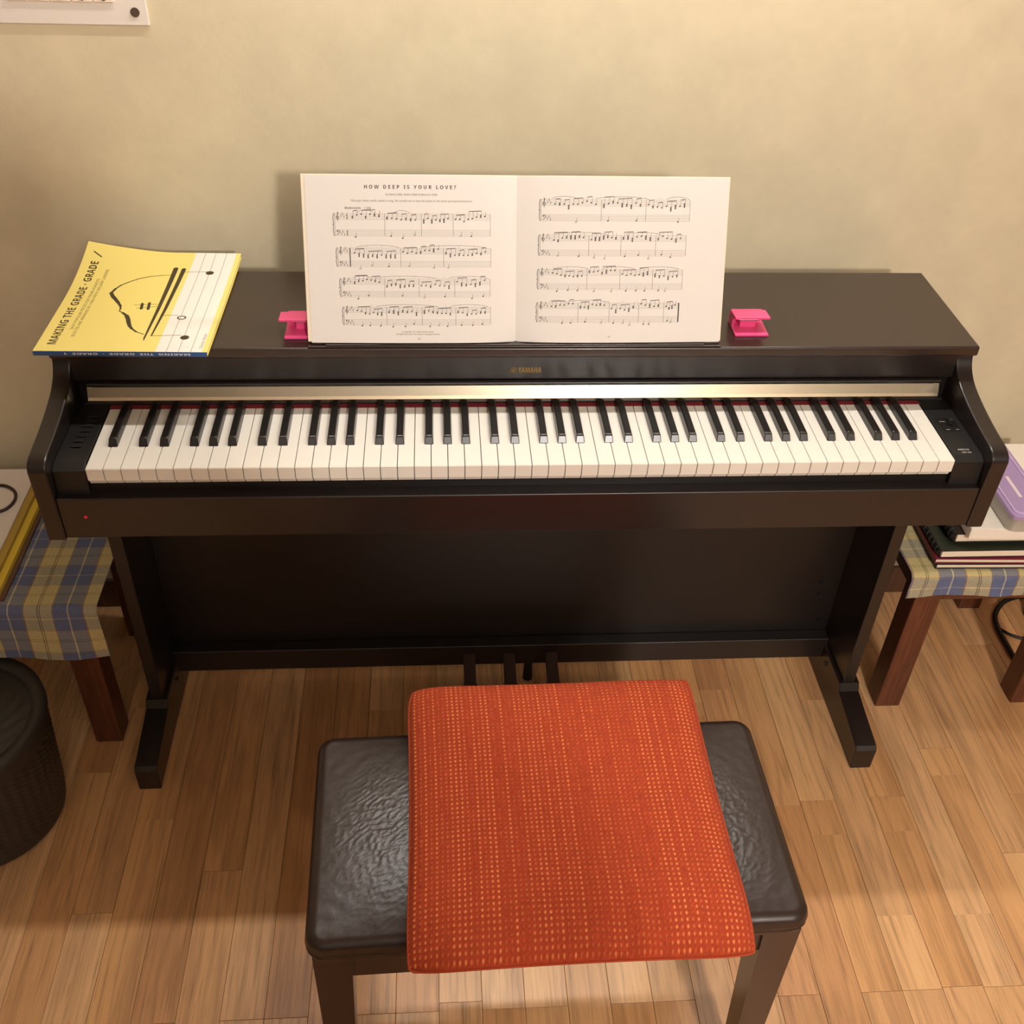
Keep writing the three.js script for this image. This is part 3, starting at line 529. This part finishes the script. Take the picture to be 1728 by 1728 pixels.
// ---------------------------------------------------------------- cushion
{
  const c = thing('cushion', 'square orange woven cushion lying across the bench seat', 'cushion', [0.0235, 0.4840, 0.8145]); c.rotation.y = 0.012;
  const hx = 0.199, hz = 0.2015, N = 110, T = 0.026;
  const out = (u, v) => { // square with softly drawn-in sides and rounded corners
    const pinX = 1 - 0.022 * (1 - v * v), pinZ = 1 - 0.016 * (1 - u * u); const cr = Math.pow(Math.abs(u), 10) * Math.pow(Math.abs(v), 10) * (u < 0 && v < 0 ? 0.045 : 0.02);
    return [u * hx * pinX * (1 - cr), v * hz * pinZ * (1 - cr)]; };
  const prof = (u, v) => Math.pow(Math.max(0, 1 - Math.pow(Math.abs(u), 5)), 0.45) * Math.pow(Math.max(0, 1 - Math.pow(Math.abs(v), 5)), 0.45);
  const droop = (z) => { const k = Math.max(0, z - 0.125); return -k * k * 3.2; };
  const wr = (x, z) => { const f = Math.max(0, (z - 0.05) / 0.15); let s = 0.0016 * noise(x * 9, z * 6) + 0.0007 * noise(x * 30, z * 22);
    s -= f * f * 0.011 * Math.exp(-Math.pow((x - 0.045 - 0.12 * (0.2 - z)) / 0.018, 2)); s -= f * f * 0.010 * Math.exp(-Math.pow((x - 0.09 + 0.2 * (0.2 - z)) / 0.012, 2)); s += f * f * 0.006 * Math.exp(-Math.pow((x - 0.068) / 0.014, 2)); s -= f * 0.006 * Math.exp(-Math.pow((x - 0.165 + 0.3 * (0.2 - z)) / 0.012, 2)); return s; };
  const mid = 0.016;
  const surf = (sg) => grid(N, N, (i, j) => { const w = (t) => Math.sin((t - 0.5) * Math.PI) * 0.35 + (2 * t - 1) * 0.65; const u = w(i), v = w(j); const [x, z] = out(u, v); const p = prof(u, v);
    const y = mid + sg * (sg > 0 ? T : 0.0155) * p + droop(z) + (sg > 0 ? wr(x, z) * p : 0); return V(x, y, z); }, (i, j) => { const w = (t) => Math.sin((t - 0.5) * Math.PI) * 0.35 + (2 * t - 1) * 0.65; return [w(i) * hx, -w(j) * hz]; }, sg > 0);
  const g = mergeVertices(join(surf(1), surf(-1)), 1e-5); g.computeVertexNormals();
  local('cover', g, M.fabric, c, null, 'orange and rust woven fabric cover');
  const rim = []; for (let k = 0; k < 120; k++) { const s = k / 120 * 4, q = Math.floor(s), f = 2 * (s - q) - 1; const [u, v] = [[f, -1], [1, f], [-f, 1], [-1, -f]][q]; const [x, z] = out(u, v); rim.push([x * 1.002, mid + droop(z), z * 1.002]); }
  local('seam', tube(rim, 0.0015, 240, 6, true), std({ color: 0xa8401c, roughness: 0.95 }), c);
}

// ---------------------------------------------------------------- plaid-covered stools
function stool(x0, x1, z0, z1, label) {
  const s = thing('stool', label, 'stool', [(x0 + x1) / 2, 0, (z0 + z1) / 2]); const L = 0.05, top = 0.372;
  part('seat', bx(x0 - 0.012, x1 + 0.012, top - 0.022, top, z0 - 0.004, z1 + 0.012, 0.003), M.stool, s);
  for (const [a, b] of [[x0, z0], [x1 - L, z0], [x0, z1 - L], [x1 - L, z1 - L]]) part('leg', boxUV(bx(a, a + L, 0, top - 0.022, b, b + L, 0.003)), M.stool, s);
  part('rail', bx(x0 + L, x1 - L, 0.288, top - 0.022, z1 - 0.03, z1 - 0.008, 0.002), M.stool, s); part('rail', bx(x0 + L, x1 - L, 0.288, top - 0.022, z0 + 0.008, z0 + 0.03, 0.002), M.stool, s);
  part('rail', bx(x0 + 0.008, x0 + 0.03, 0.288, top - 0.022, z0 + L, z1 - L, 0.002), M.stool, s); part('rail', bx(x1 - 0.03, x1 - 0.008, 0.288, top - 0.022, z0 + L, z1 - L, 0.002), M.stool, s);
  return s;
}
stool(0.739, 1.070, -0.074, 0.2495, 'reddish brown wooden stool at the right of the piano under stacked notebooks');
stool(-1.065, -0.733, -0.040, 0.287, 'reddish brown wooden stool at the left of the piano in the shade');
// cloth: a path over the stool's back edge, across the top, over the front edge and down
function drape(x0, x1, zb, zf, y, drop, wave, ox, uo) {
  const R = 0.012, pts = []; for (let k = 0; k <= 24; k++) pts.push([mix(zb, zf - R, k / 24), y]); for (let k = 1; k <= 6; k++) { const a = k / 6 * Math.PI / 2; pts.push([zf - R + R * Math.sin(a), y - R + R * Math.cos(a)]); } for (let k = 1; k <= 14; k++) pts.push([zf, y - R - (drop - R) * k / 14]);
  let acc = [0]; for (let k = 1; k < pts.length; k++) acc.push(acc[k - 1] + Math.hypot(pts[k][0] - pts[k - 1][0], pts[k][1] - pts[k - 1][1])); const tot = acc[acc.length - 1];
  const f = (off) => (u, v) => { const k = Math.min(pts.length - 1, Math.round(v * (pts.length - 1))); const [z, yy] = pts[k]; const h = Math.max(0, (y - yy) / drop); const x = mix(x0, x1, u);
    const edge = (e) => Math.exp(-Math.abs(x - e) / 0.03);
    const hem = drop * 0.035 * Math.sin(x * 23 + ox) * h; const out = wave * h * (0.55 + 0.45 * Math.sin(x * 34 + ox * 2)) + 0.0012 * noise(x * 20, z * 20 + k * 0.1);
    const nrm = h > 0.02 ? [0, off] : [off, 0]; return V(x + 0.004 * h * Math.sin(x * 30 + ox), yy + hem + nrm[0] + 0.0008 * noise(x * 14, z * 14), z + out + nrm[1]); };
  const g = slab(60, pts.length - 1, f(0.0009), f(0), (u, v) => { const k = Math.round(v * (pts.length - 1)); return [mix(x0, x1, u) + uo, -acc[k]]; });
  // slab is wound for +z-up grids; make sure normals look outwards
  g.computeVertexNormals();
  return g;
}
{
  const g1 = drape(0.708, 1.10, -0.084, 0.268, 0.3735, 0.048, 0.006, 1.7, 0.017);
  solo('tablecloth', g1, M.cloth, 'blue and yellow plaid cloth on the stool under the notebooks', 'cloth', null, 'plaid stool cloths');
  const g2 = drape(-1.10, -0.700, -0.05, 0.312, 0.3735, 0.108, 0.010, 4.1, -0.004);
  solo('tablecloth', g2, M.cloth, 'shaded plaid cloth hanging over the stool at the left of the piano', 'cloth', null, 'plaid stool cloths');
}
// ---------------------------------------------------------------- notebooks and box on the right stool
function bookFlat(name, x0, x1, y0, y1, z0, z1, coverMat, pageMat, label, turn = 0, spineSide = -1) {
  const cx = (x0 + x1) / 2, cz = (z0 + z1) / 2; const b = thing(name, label, 'book', [cx, y0, cz]); b.rotation.y = turn; const w = (x1 - x0) / 2, d = (z1 - z0) / 2, h = y1 - y0, c = 0.0012;
  local('page_block', bx(-w + 0.002, w - 0.002, c, h - c, -d + 0.002, d - 0.002, 0.0008), pageMat, b);
  local('cover', bx(-w, w, h - c, h, -d, d, 0.0004), coverMat, b); local('back_cover', bx(-w, w, 0, c, -d, d, 0.0004), coverMat, b);
  local('spine', bx(spineSide < 0 ? -w : w - 0.0015, spineSide < 0 ? -w + 0.0015 : w, 0, h, -d, d, 0.0006), coverMat, b); return b;
}
const nb = { dark: std({ color: 0x2a1b18, roughness: 0.5 }), maroon: std({ color: 0x7d1f33, roughness: 0.5 }), page: std({ color: 0xe6d8c2, roughness: 0.9 }), green: std({ color: 0x2a2f22, roughness: 0.5 }) };
bookFlat('notebook', 0.757, 0.985, 0.3752, 0.3855, -0.040, 0.254, nb.dark, nb.page, 'thin dark notebook at the bottom of the pile on the right stool', -0.02);
bookFlat('notebook', 0.755, 0.985, 0.3857, 0.3955, -0.045, 0.252, nb.maroon, nb.page, 'maroon notebook second from the bottom of the right pile', -0.03);
function spiral(x0, x1, y0, y1, z0, z1, rad, label, cover) {
  const b = thing('spiral_notebook', label, 'notebook', [(x0 + x1) / 2, y0, (z0 + z1) / 2], 'spiral notebooks on the right stool'); const w = (x1 - x0) / 2, d = (z1 - z0) / 2, h = y1 - y0;
  local('page_block', bx(-w + rad, w, 0.001, h - 0.001, -d + 0.001, d - 0.001, 0.0008), nb.page, b); local('cover', bx(-w + rad * 0.7, w, h - 0.001, h, -d, d, 0.0004), cover, b); local('back_cover', bx(-w + rad * 0.7, w, 0, 0.001, -d, d, 0.0004), cover, b);
  const pts = []; const turns = 20; for (let k = 0; k <= turns * 12; k++) { const a = k / 12 * Math.PI * 2; pts.push([-w + rad + rad * Math.cos(a), h / 2 + rad * 0.92 * Math.sin(a), mix(-d + 0.012, d - 0.008, k / (turns * 12))]); }
  local('spiral', tube(pts, 0.0013, turns * 14, 5), M.blackPlastic, b); const core = new THREE.CylinderGeometry(rad * 0.9, rad * 0.9, 2 * d - 0.012, 14); core.rotateX(Math.PI / 2); core.translate(-w + rad, h / 2, 0); local('binding', core, M.blackPlastic, b);
}
spiral(0.752, 0.985, 0.3972, 0.4125, -0.045, 0.247, 0.0076, 'spiral notebook with the smaller black coil on the right stool', nb.green);
spiral(0.775, 0.99, 0.4205, 0.4385, -0.05, 0.232, 0.0105, 'spiral notebook with the larger black coil on the right stool', nb.dark);
{ // paper pack in a clear sleeve
  const p = thing('paper_pack', 'thick white paper pack in a clear plastic sleeve on the notebooks', 'paper', [0.90, 0.4390, 0.120]); p.rotation.y = -0.03;
  local('paper', bx(-0.10, 0.115, 0.0008, 0.0245, -0.13, 0.130, 0.002), M.paper, p);
  const sl = grid(40, 24, (u, v) => V(mix(-0.106, 0.12, u), 0.0262 + 0.0012 * noise(u * 7, v * 9), mix(-0.135, 0.1345, v)), null, true); const fr = grid(40, 6, (u, v) => V(mix(-0.106, 0.12, u), 0.001 + v * 0.0255, 0.1345 + 0.0015 * noise(u * 16, v * 3)));
  local('sleeve', join(sl, fr), phys({ color: 0xffffff, roughness: 0.12, transmission: 1, thickness: 0, side: THREE.DoubleSide }), p);
}
{ // clear box with purple lid
  const b = thing('plastic_box', 'clear plastic box with a purple lid on top of the right pile', 'box', [0.889, 0.4665, 0.150]); const hw = 0.0375, hd = 0.113, bh = 0.030;
  const rect = (w, d, r) => { const s = new THREE.Shape(); s.moveTo(-w + r, -d); s.lineTo(w - r, -d); s.quadraticCurveTo(w, -d, w, -d + r); s.lineTo(w, d - r); s.quadraticCurveTo(w, d, w - r, d); s.lineTo(-w + r, d); s.quadraticCurveTo(-w, d, -w, d - r); s.lineTo(-w, -d + r); s.quadraticCurveTo(-w, -d, -w + r, -d); return s; };
  const ex = (s, h, bev) => { const g = new THREE.ExtrudeGeometry(s, { depth: h, bevelEnabled: bev > 0, bevelSize: bev, bevelThickness: bev, bevelSegments: 2, curveSegments: 6 }); g.rotateX(-Math.PI / 2); return g; };
  const clear = phys({ color: 0xf2f0ea, roughness: 0.2, transmission: 0.75, thickness: 0, side: THREE.DoubleSide });
  const body = rect(hw - 0.003, hd - 0.003, 0.015); body.holes.push(rect(hw - 0.005, hd - 0.005, 0.014)); local('body', ex(body, bh, 0), clear, b); local('bottom', ex(rect(hw - 0.003, hd - 0.003, 0.015), 0.002, 0), clear, b);
  const purple = phys({ color: 0xa98fc0, roughness: 0.3, clearcoat: 0.3 });
  const lid = local('lid', ex(rect(hw, hd, 0.017), 0.006, 0.0012), purple, b, [0, bh, 0], 'purple lid with a raised border');
  const rim = rect(hw - 0.006, hd - 0.006, 0.014); rim.holes.push(rect(hw - 0.0085, hd - 0.0085, 0.012)); local('ridge', ex(rim, 0.0018, 0.0004), phys({ color: 0xc9b2dc, roughness: 0.3 }), lid, [0, 0.007, 0]);
  const lab = std({ color: 0xe9d8e2, roughness: 0.5 }); for (const [x, z, w] of [[-0.012, -0.02, 0.018], [-0.002, -0.035, 0.02], [-0.002, 0.03, 0.03]]) local('printed_mark', bx(x - 0.003, x + 0.003, 0, 0.0004, z - w, z + w, 0), lab, lid, [0, 0.0073, 0]);
}
// ---------------------------------------------------------------- books and papers on the left stool
const yl = { brown: std({ color: 0x6b4a35, roughness: 0.6 }), yellow: std({ color: 0xe0bf3c, roughness: 0.6 }), khaki: std({ color: 0xb08f3a, roughness: 0.7 }) };
bookFlat('music_book', -1.06, -0.853, 0.3752, 0.3800, -0.035, 0.292, yl.brown, nb.page, 'thin brown book at the bottom of the pile on the left stool', 0, 1);
bookFlat('music_book', -1.07, -0.860, 0.3802, 0.3895, -0.038, 0.290, yl.yellow, std({ color: 0xdcc050, roughness: 0.9 }), 'bright yellow book in the pile on the left stool', 0, 1);
bookFlat('music_book', -1.07, -0.872, 0.3897, 0.3965, -0.040, 0.288, yl.khaki, nb.page, 'mustard covered book near the top of the left pile', 0.0, 1);
solo('paper_sheets', bx(-1.07, -0.884, 0.3967, 0.4005, -0.042, 0.285, 0.0008), std({ color: 0xd8cbbd, roughness: 0.85 }), 'white sheets lying on top of the left pile', 'paper');
solo('cord_loop', tube([[-0.935, 0.4035, 0.012], [-0.908, 0.4035, 0.028], [-0.898, 0.4035, 0.055], [-0.906, 0.4035, 0.082], [-0.93, 0.4035, 0.092], [-0.955, 0.4035, 0.075], [-0.962, 0.4035, 0.045], [-0.952, 0.4035, 0.02]], 0.0028, 80, 8, true), std({ color: 0x3a2118, roughness: 0.5 }), 'dark looped cord lying on the white sheets at the left edge', 'cord');

// ---------------------------------------------------------------- waste bin
{
  const b = thing('waste_bin', 'black plastic bin with woven pattern at the left edge', 'bin', [-0.93, 0, 0.437]); const H = 0.245, r0 = 0.128, r1 = 0.146;
  const weave = (a, y) => 0.0022 * Math.sin(a * 46 + (Math.floor(y / 0.012) % 2) * Math.PI) * Math.sin((y / 0.012) * Math.PI);
  const wall = grid(180, 60, (u, v) => { const a = u * Math.PI * 2, y = v * H; const base = mix(r0, r1, v); const round = v < 0.06 ? -0.012 * Math.pow(1 - v / 0.06, 2) : 0; const r = base + round + (v > 0.16 && v < 0.84 ? weave(a, y) : 0); return V(r * Math.cos(a), y, -r * Math.sin(a)); });
  local('body', wall, M.bin, b); const bot = new THREE.CircleGeometry(r0 - 0.012, 40); bot.rotateX(Math.PI / 2); bot.translate(0, 0.001, 0); local('bottom', bot, M.bin, b);
  const rim = new THREE.LatheGeometry([[r1 - 0.022, H - 0.004], [r1 - 0.020, H + 0.004], [r1 - 0.008, H + 0.007], [r1 + 0.002, H + 0.004], [r1 + 0.003, H - 0.008], [r1, H - 0.009]].map(([x, y]) => new THREE.Vector2(x, y)), 64); local('rim', rim, M.bin, b);
  const lid = grid(90, 24, (u, v) => { const a = u * Math.PI * 2, r = v * (r1 - 0.02); const y = H - 0.002 + 0.006 * (1 - v * v) + 0.0022 * Math.sin(r * 520) * Math.sin(a * 18 + Math.floor(r / 0.006) * 1.57); return V(r * Math.cos(a), y, -r * Math.sin(a)); }, null, true); local('lid', lid, M.bin, b);
}
// ---------------------------------------------------------------- black cables and speaker foot at the right
solo('cable', tube([[1.30, 0.006, -0.065], [1.20, 0.006, -0.06], [1.135, 0.006, -0.04], [1.095, 0.006, 0.0], [1.083, 0.006, 0.035], [1.08, 0.006, 0.09], [1.082, 0.006, 0.14], [1.10, 0.006, 0.17], [1.18, 0.006, 0.19], [1.30, 0.006, 0.2]], 0.0055, 80, 8), M.blackPlastic, 'thick black cable looping over the floor beside the right stool', 'cable');
solo('cable', tube([[1.088, 0.0035, 0.045], [1.105, 0.0035, 0.064], [1.13, 0.0035, 0.076], [1.2, 0.0035, 0.085], [1.3, 0.0035, 0.085]], 0.0032, 50, 8), M.blackPlastic, 'thin black cable crossing the floor inside the thick loop', 'cable');
{ const g = new THREE.LatheGeometry([[0, 0], [0.05, 0], [0.055, 0.006], [0.05, 0.05], [0.042, 0.06], [0, 0.062]].map(([x, y]) => new THREE.Vector2(x, y)), 32); solo('adapter', g, M.blackPlastic, 'round black adapter on the floor under the right stool', 'adapter', [1.215, 0.0005, 0.012]); }

// ---------------------------------------------------------------- switch board on the wall
{
  const p = thing('switch_board', 'off-white switch board with a row of switches on the wall', 'switch board', [-0.68, 1.28, WALL]);
  part('plate', bx(-0.815, -0.5475, 1.1795, 1.39, WALL, WALL + 0.006, 0.002, 3), M.plate, p);
  for (const [x, y] of [[-0.5655, 1.1985], [-0.797, 1.1985], [-0.5655, 1.372], [-0.797, 1.372]]) { const g = new THREE.CylinderGeometry(0.0066, 0.0066, 0.003, 16); g.rotateX(Math.PI / 2); g.translate(x, y, WALL + 0.0068); part('screw', g, M.darkDot, p); }
  for (let i = 0; i < 5; i++) { const x = -0.7435 + i * 0.0305; const m = part('switch', bx(x, x + 0.029, 1.2115, 1.262, WALL + 0.005, WALL + 0.0105, 0.002), M.module, p); const d = new THREE.CylinderGeometry(0.0042, 0.0042, 0.002, 14); d.rotateX(Math.PI / 2); local('indicator', d, M.darkDot, m, [x + 0.0155 + 0.68, 1.2185 - 1.28, 0.0108]); }
}
// ---------------------------------------------------------------- the person taking the picture, behind the camera; shades the left of the scene
{
  const skin = [0.42, 0.22, 0.13], shirt = [0.10, 0.13, 0.20], trousers = [0.05, 0.05, 0.06], shoe = [0.03, 0.025, 0.02];
  const X = -0.02, Z = 2.03, B = [];
  const bone = (a, b, ra, rb, col, k = 0.035) => B.push({ a: V(...a), b: V(...b), ra, rb, col, k });
  bone([X - 0.07, 0.96, Z + 0.03], [X + 0.07, 0.96, Z + 0.03], 0.125, 0.125, trousers, 0.06); bone([X - 0.06, 1.08, Z + 0.02], [X + 0.06, 1.08, Z + 0.02], 0.115, 0.115, shirt, 0.06); bone([X - 0.085, 1.28, Z], [X + 0.085, 1.28, Z], 0.118, 0.118, shirt, 0.06); bone([X - 0.15, 1.405, Z], [X + 0.15, 1.405, Z], 0.065, 0.065, shirt, 0.06);
  bone([X, 1.40, Z], [X, 1.53, Z - 0.03], 0.058, 0.052, skin, 0.03); bone([X, 1.60, Z - 0.05], [X, 1.665, Z - 0.035], 0.072, 0.088, skin, 0.03); bone([X, 1.555, Z - 0.10], [X, 1.60, Z - 0.09], 0.036, 0.05, skin, 0.03);
  bone([X, 1.64, Z - 0.128], [X, 1.603, Z - 0.147], 0.010, 0.014, skin, 0.012); bone([X - 0.02, 1.575, Z - 0.128], [X + 0.02, 1.575, Z - 0.128], 0.009, 0.009, skin, 0.01);
  for (const sx of [-1, 1]) {
    bone([X + sx * 0.088, 1.625, Z - 0.03], [X + sx * 0.09, 1.60, Z - 0.035], 0.016, 0.012, skin, 0.01);
    bone([X + sx * 0.19, 1.395, Z], [X + sx * 0.245, 1.20, Z - 0.17], 0.058, 0.046, shirt); bone([X + sx * 0.245, 1.20, Z - 0.17], [-0.115 + sx * 0.075, 1.50, 1.735], 0.044, 0.029, sx > 0 ? shirt : shirt);
    bone([-0.115 + sx * 0.075, 1.50, 1.735], [-0.115 + sx * 0.065, 1.565, 1.705], 0.028, 0.032, skin, 0.02);
    for (let f = 0; f < 4; f++) { const y = 1.60 - f * 0.021, l = [0.058, 0.066, 0.06, 0.046][f]; const p0 = [-0.115 + sx * 0.068, y - 0.012, 1.695], p1 = [-0.115 + sx * 0.058, y, 1.664], p2 = [-0.115 + sx * (0.058 - l * 0.35), y + 0.004, 1.662]; bone(p0, p1, 0.010, 0.009, skin, 0.006); bone(p1, p2, 0.009, 0.0075, skin, 0.006); }
    bone([-0.115 + sx * 0.062, 1.575, 1.712], [-0.115 + sx * 0.04, 1.61, 1.692], 0.012, 0.010, skin, 0.008); bone([-0.115 + sx * 0.04, 1.61, 1.692], [-0.115 + sx * 0.022, 1.632, 1.684], 0.010, 0.008, skin, 0.008);
    bone([X + sx * 0.09, 0.93, Z + 0.03], [X + sx * 0.10, 0.50, Z + 0.01], 0.098, 0.066, trousers, 0.05); bone([X + sx * 0.10, 0.50, Z + 0.01], [X + sx * 0.105, 0.09, Z + 0.06], 0.066, 0.05, trousers, 0.03);
    bone([X + sx * 0.105, 0.045, Z + 0.08], [X + sx * 0.12, 0.036, Z - 0.13], 0.043, 0.035, shoe, 0.02);
  }
  const pa = V(), ba = V(), q = V();
  const d1 = (p, b) => { pa.subVectors(p, b.a); ba.subVectors(b.b, b.a); const t = Math.max(0, Math.min(1, pa.dot(ba) / ba.lengthSq())); return q.copy(b.a).addScaledVector(ba, t).distanceTo(p) - mix(b.ra, b.rb, t); };
  const N = 140, side = 1.82, ctr = V(X, 0.88, 1.9);
  const mc = new MarchingCubes(N, M.wall, false, false, 200000); mc.isolation = 0; const h = N / 2, p = V();
  for (let k = 0; k < N; k++) for (let j = 0; j < N; j++) for (let i = 0; i < N; i++) {
    p.set(ctr.x + (i - h) / h * side / 2, ctr.y + (j - h) / h * side / 2, ctr.z + (k - h) / h * side / 2); let d = 1; 
    if (p.x > -0.48 && p.x < 0.40 && p.z > 1.60 && p.z < 2.28) for (const b of B) { const e = d1(p, b); if (e > 0.15 && d < e) continue; const hh = Math.max(b.k - Math.abs(d - e), 0) / b.k; d = Math.min(d, e) - hh * hh * b.k * 0.25; }
    mc.field[i + j * N + k * N * N] = -d;
  }
  mc.update(); const n = mc.count; const pos = new Float32Array(n * 3), nor = new Float32Array(n * 3), col = new Float32Array(n * 3);
  for (let i = 0; i < n; i++) { p.set(mc.positionArray[3 * i] * side / 2 + ctr.x, mc.positionArray[3 * i + 1] * side / 2 + ctr.y, mc.positionArray[3 * i + 2] * side / 2 + ctr.z); let best = 9, c = skin; for (const b of B) { const e = d1(p, b); if (e < best) { best = e; c = b.col; } } pos.set([p.x - X, p.y, p.z - Z], 3 * i); nor.set([mc.normalArray[3 * i], mc.normalArray[3 * i + 1], mc.normalArray[3 * i + 2]], 3 * i); col.set(c, 3 * i); }
  const g = new THREE.BufferGeometry(); g.setAttribute('position', new THREE.BufferAttribute(pos, 3)); g.setAttribute('normal', new THREE.BufferAttribute(nor, 3)); g.setAttribute('color', new THREE.BufferAttribute(col, 3));
  console.log('person vertices', n);
  const person = thing('person', 'person in dark shirt and trousers standing behind the bench, holding up a phone', 'person', [X, 0, Z]);
  local('body', g, std({ vertexColors: true, roughness: 0.85 }), person);
  const hair = new THREE.SphereGeometry(0.098, 28, 20, 0, Math.PI * 2, 0, Math.PI * 0.52); hair.scale(0.98, 0.98, 1.08); hair.rotateX(0.45); hair.translate(0, 1.668, -0.026); local('hair', hair, std({ color: 0x15100d, roughness: 0.8, side: THREE.DoubleSide }), person);
  for (const sx of [-1, 1]) local('eye', new THREE.SphereGeometry(0.010, 12, 8), std({ color: 0x2a1d16, roughness: 0.2 }), person, [sx * 0.031, 1.638, -0.118]);
  solo('phone', bx(-0.115 - 0.0765, -0.115 + 0.0765, 1.585, 1.665, 1.668, 1.676, 0.004), M.blackPlastic, 'black phone held up by the person behind the bench', 'phone');
}
renderer.render(scene, camera);
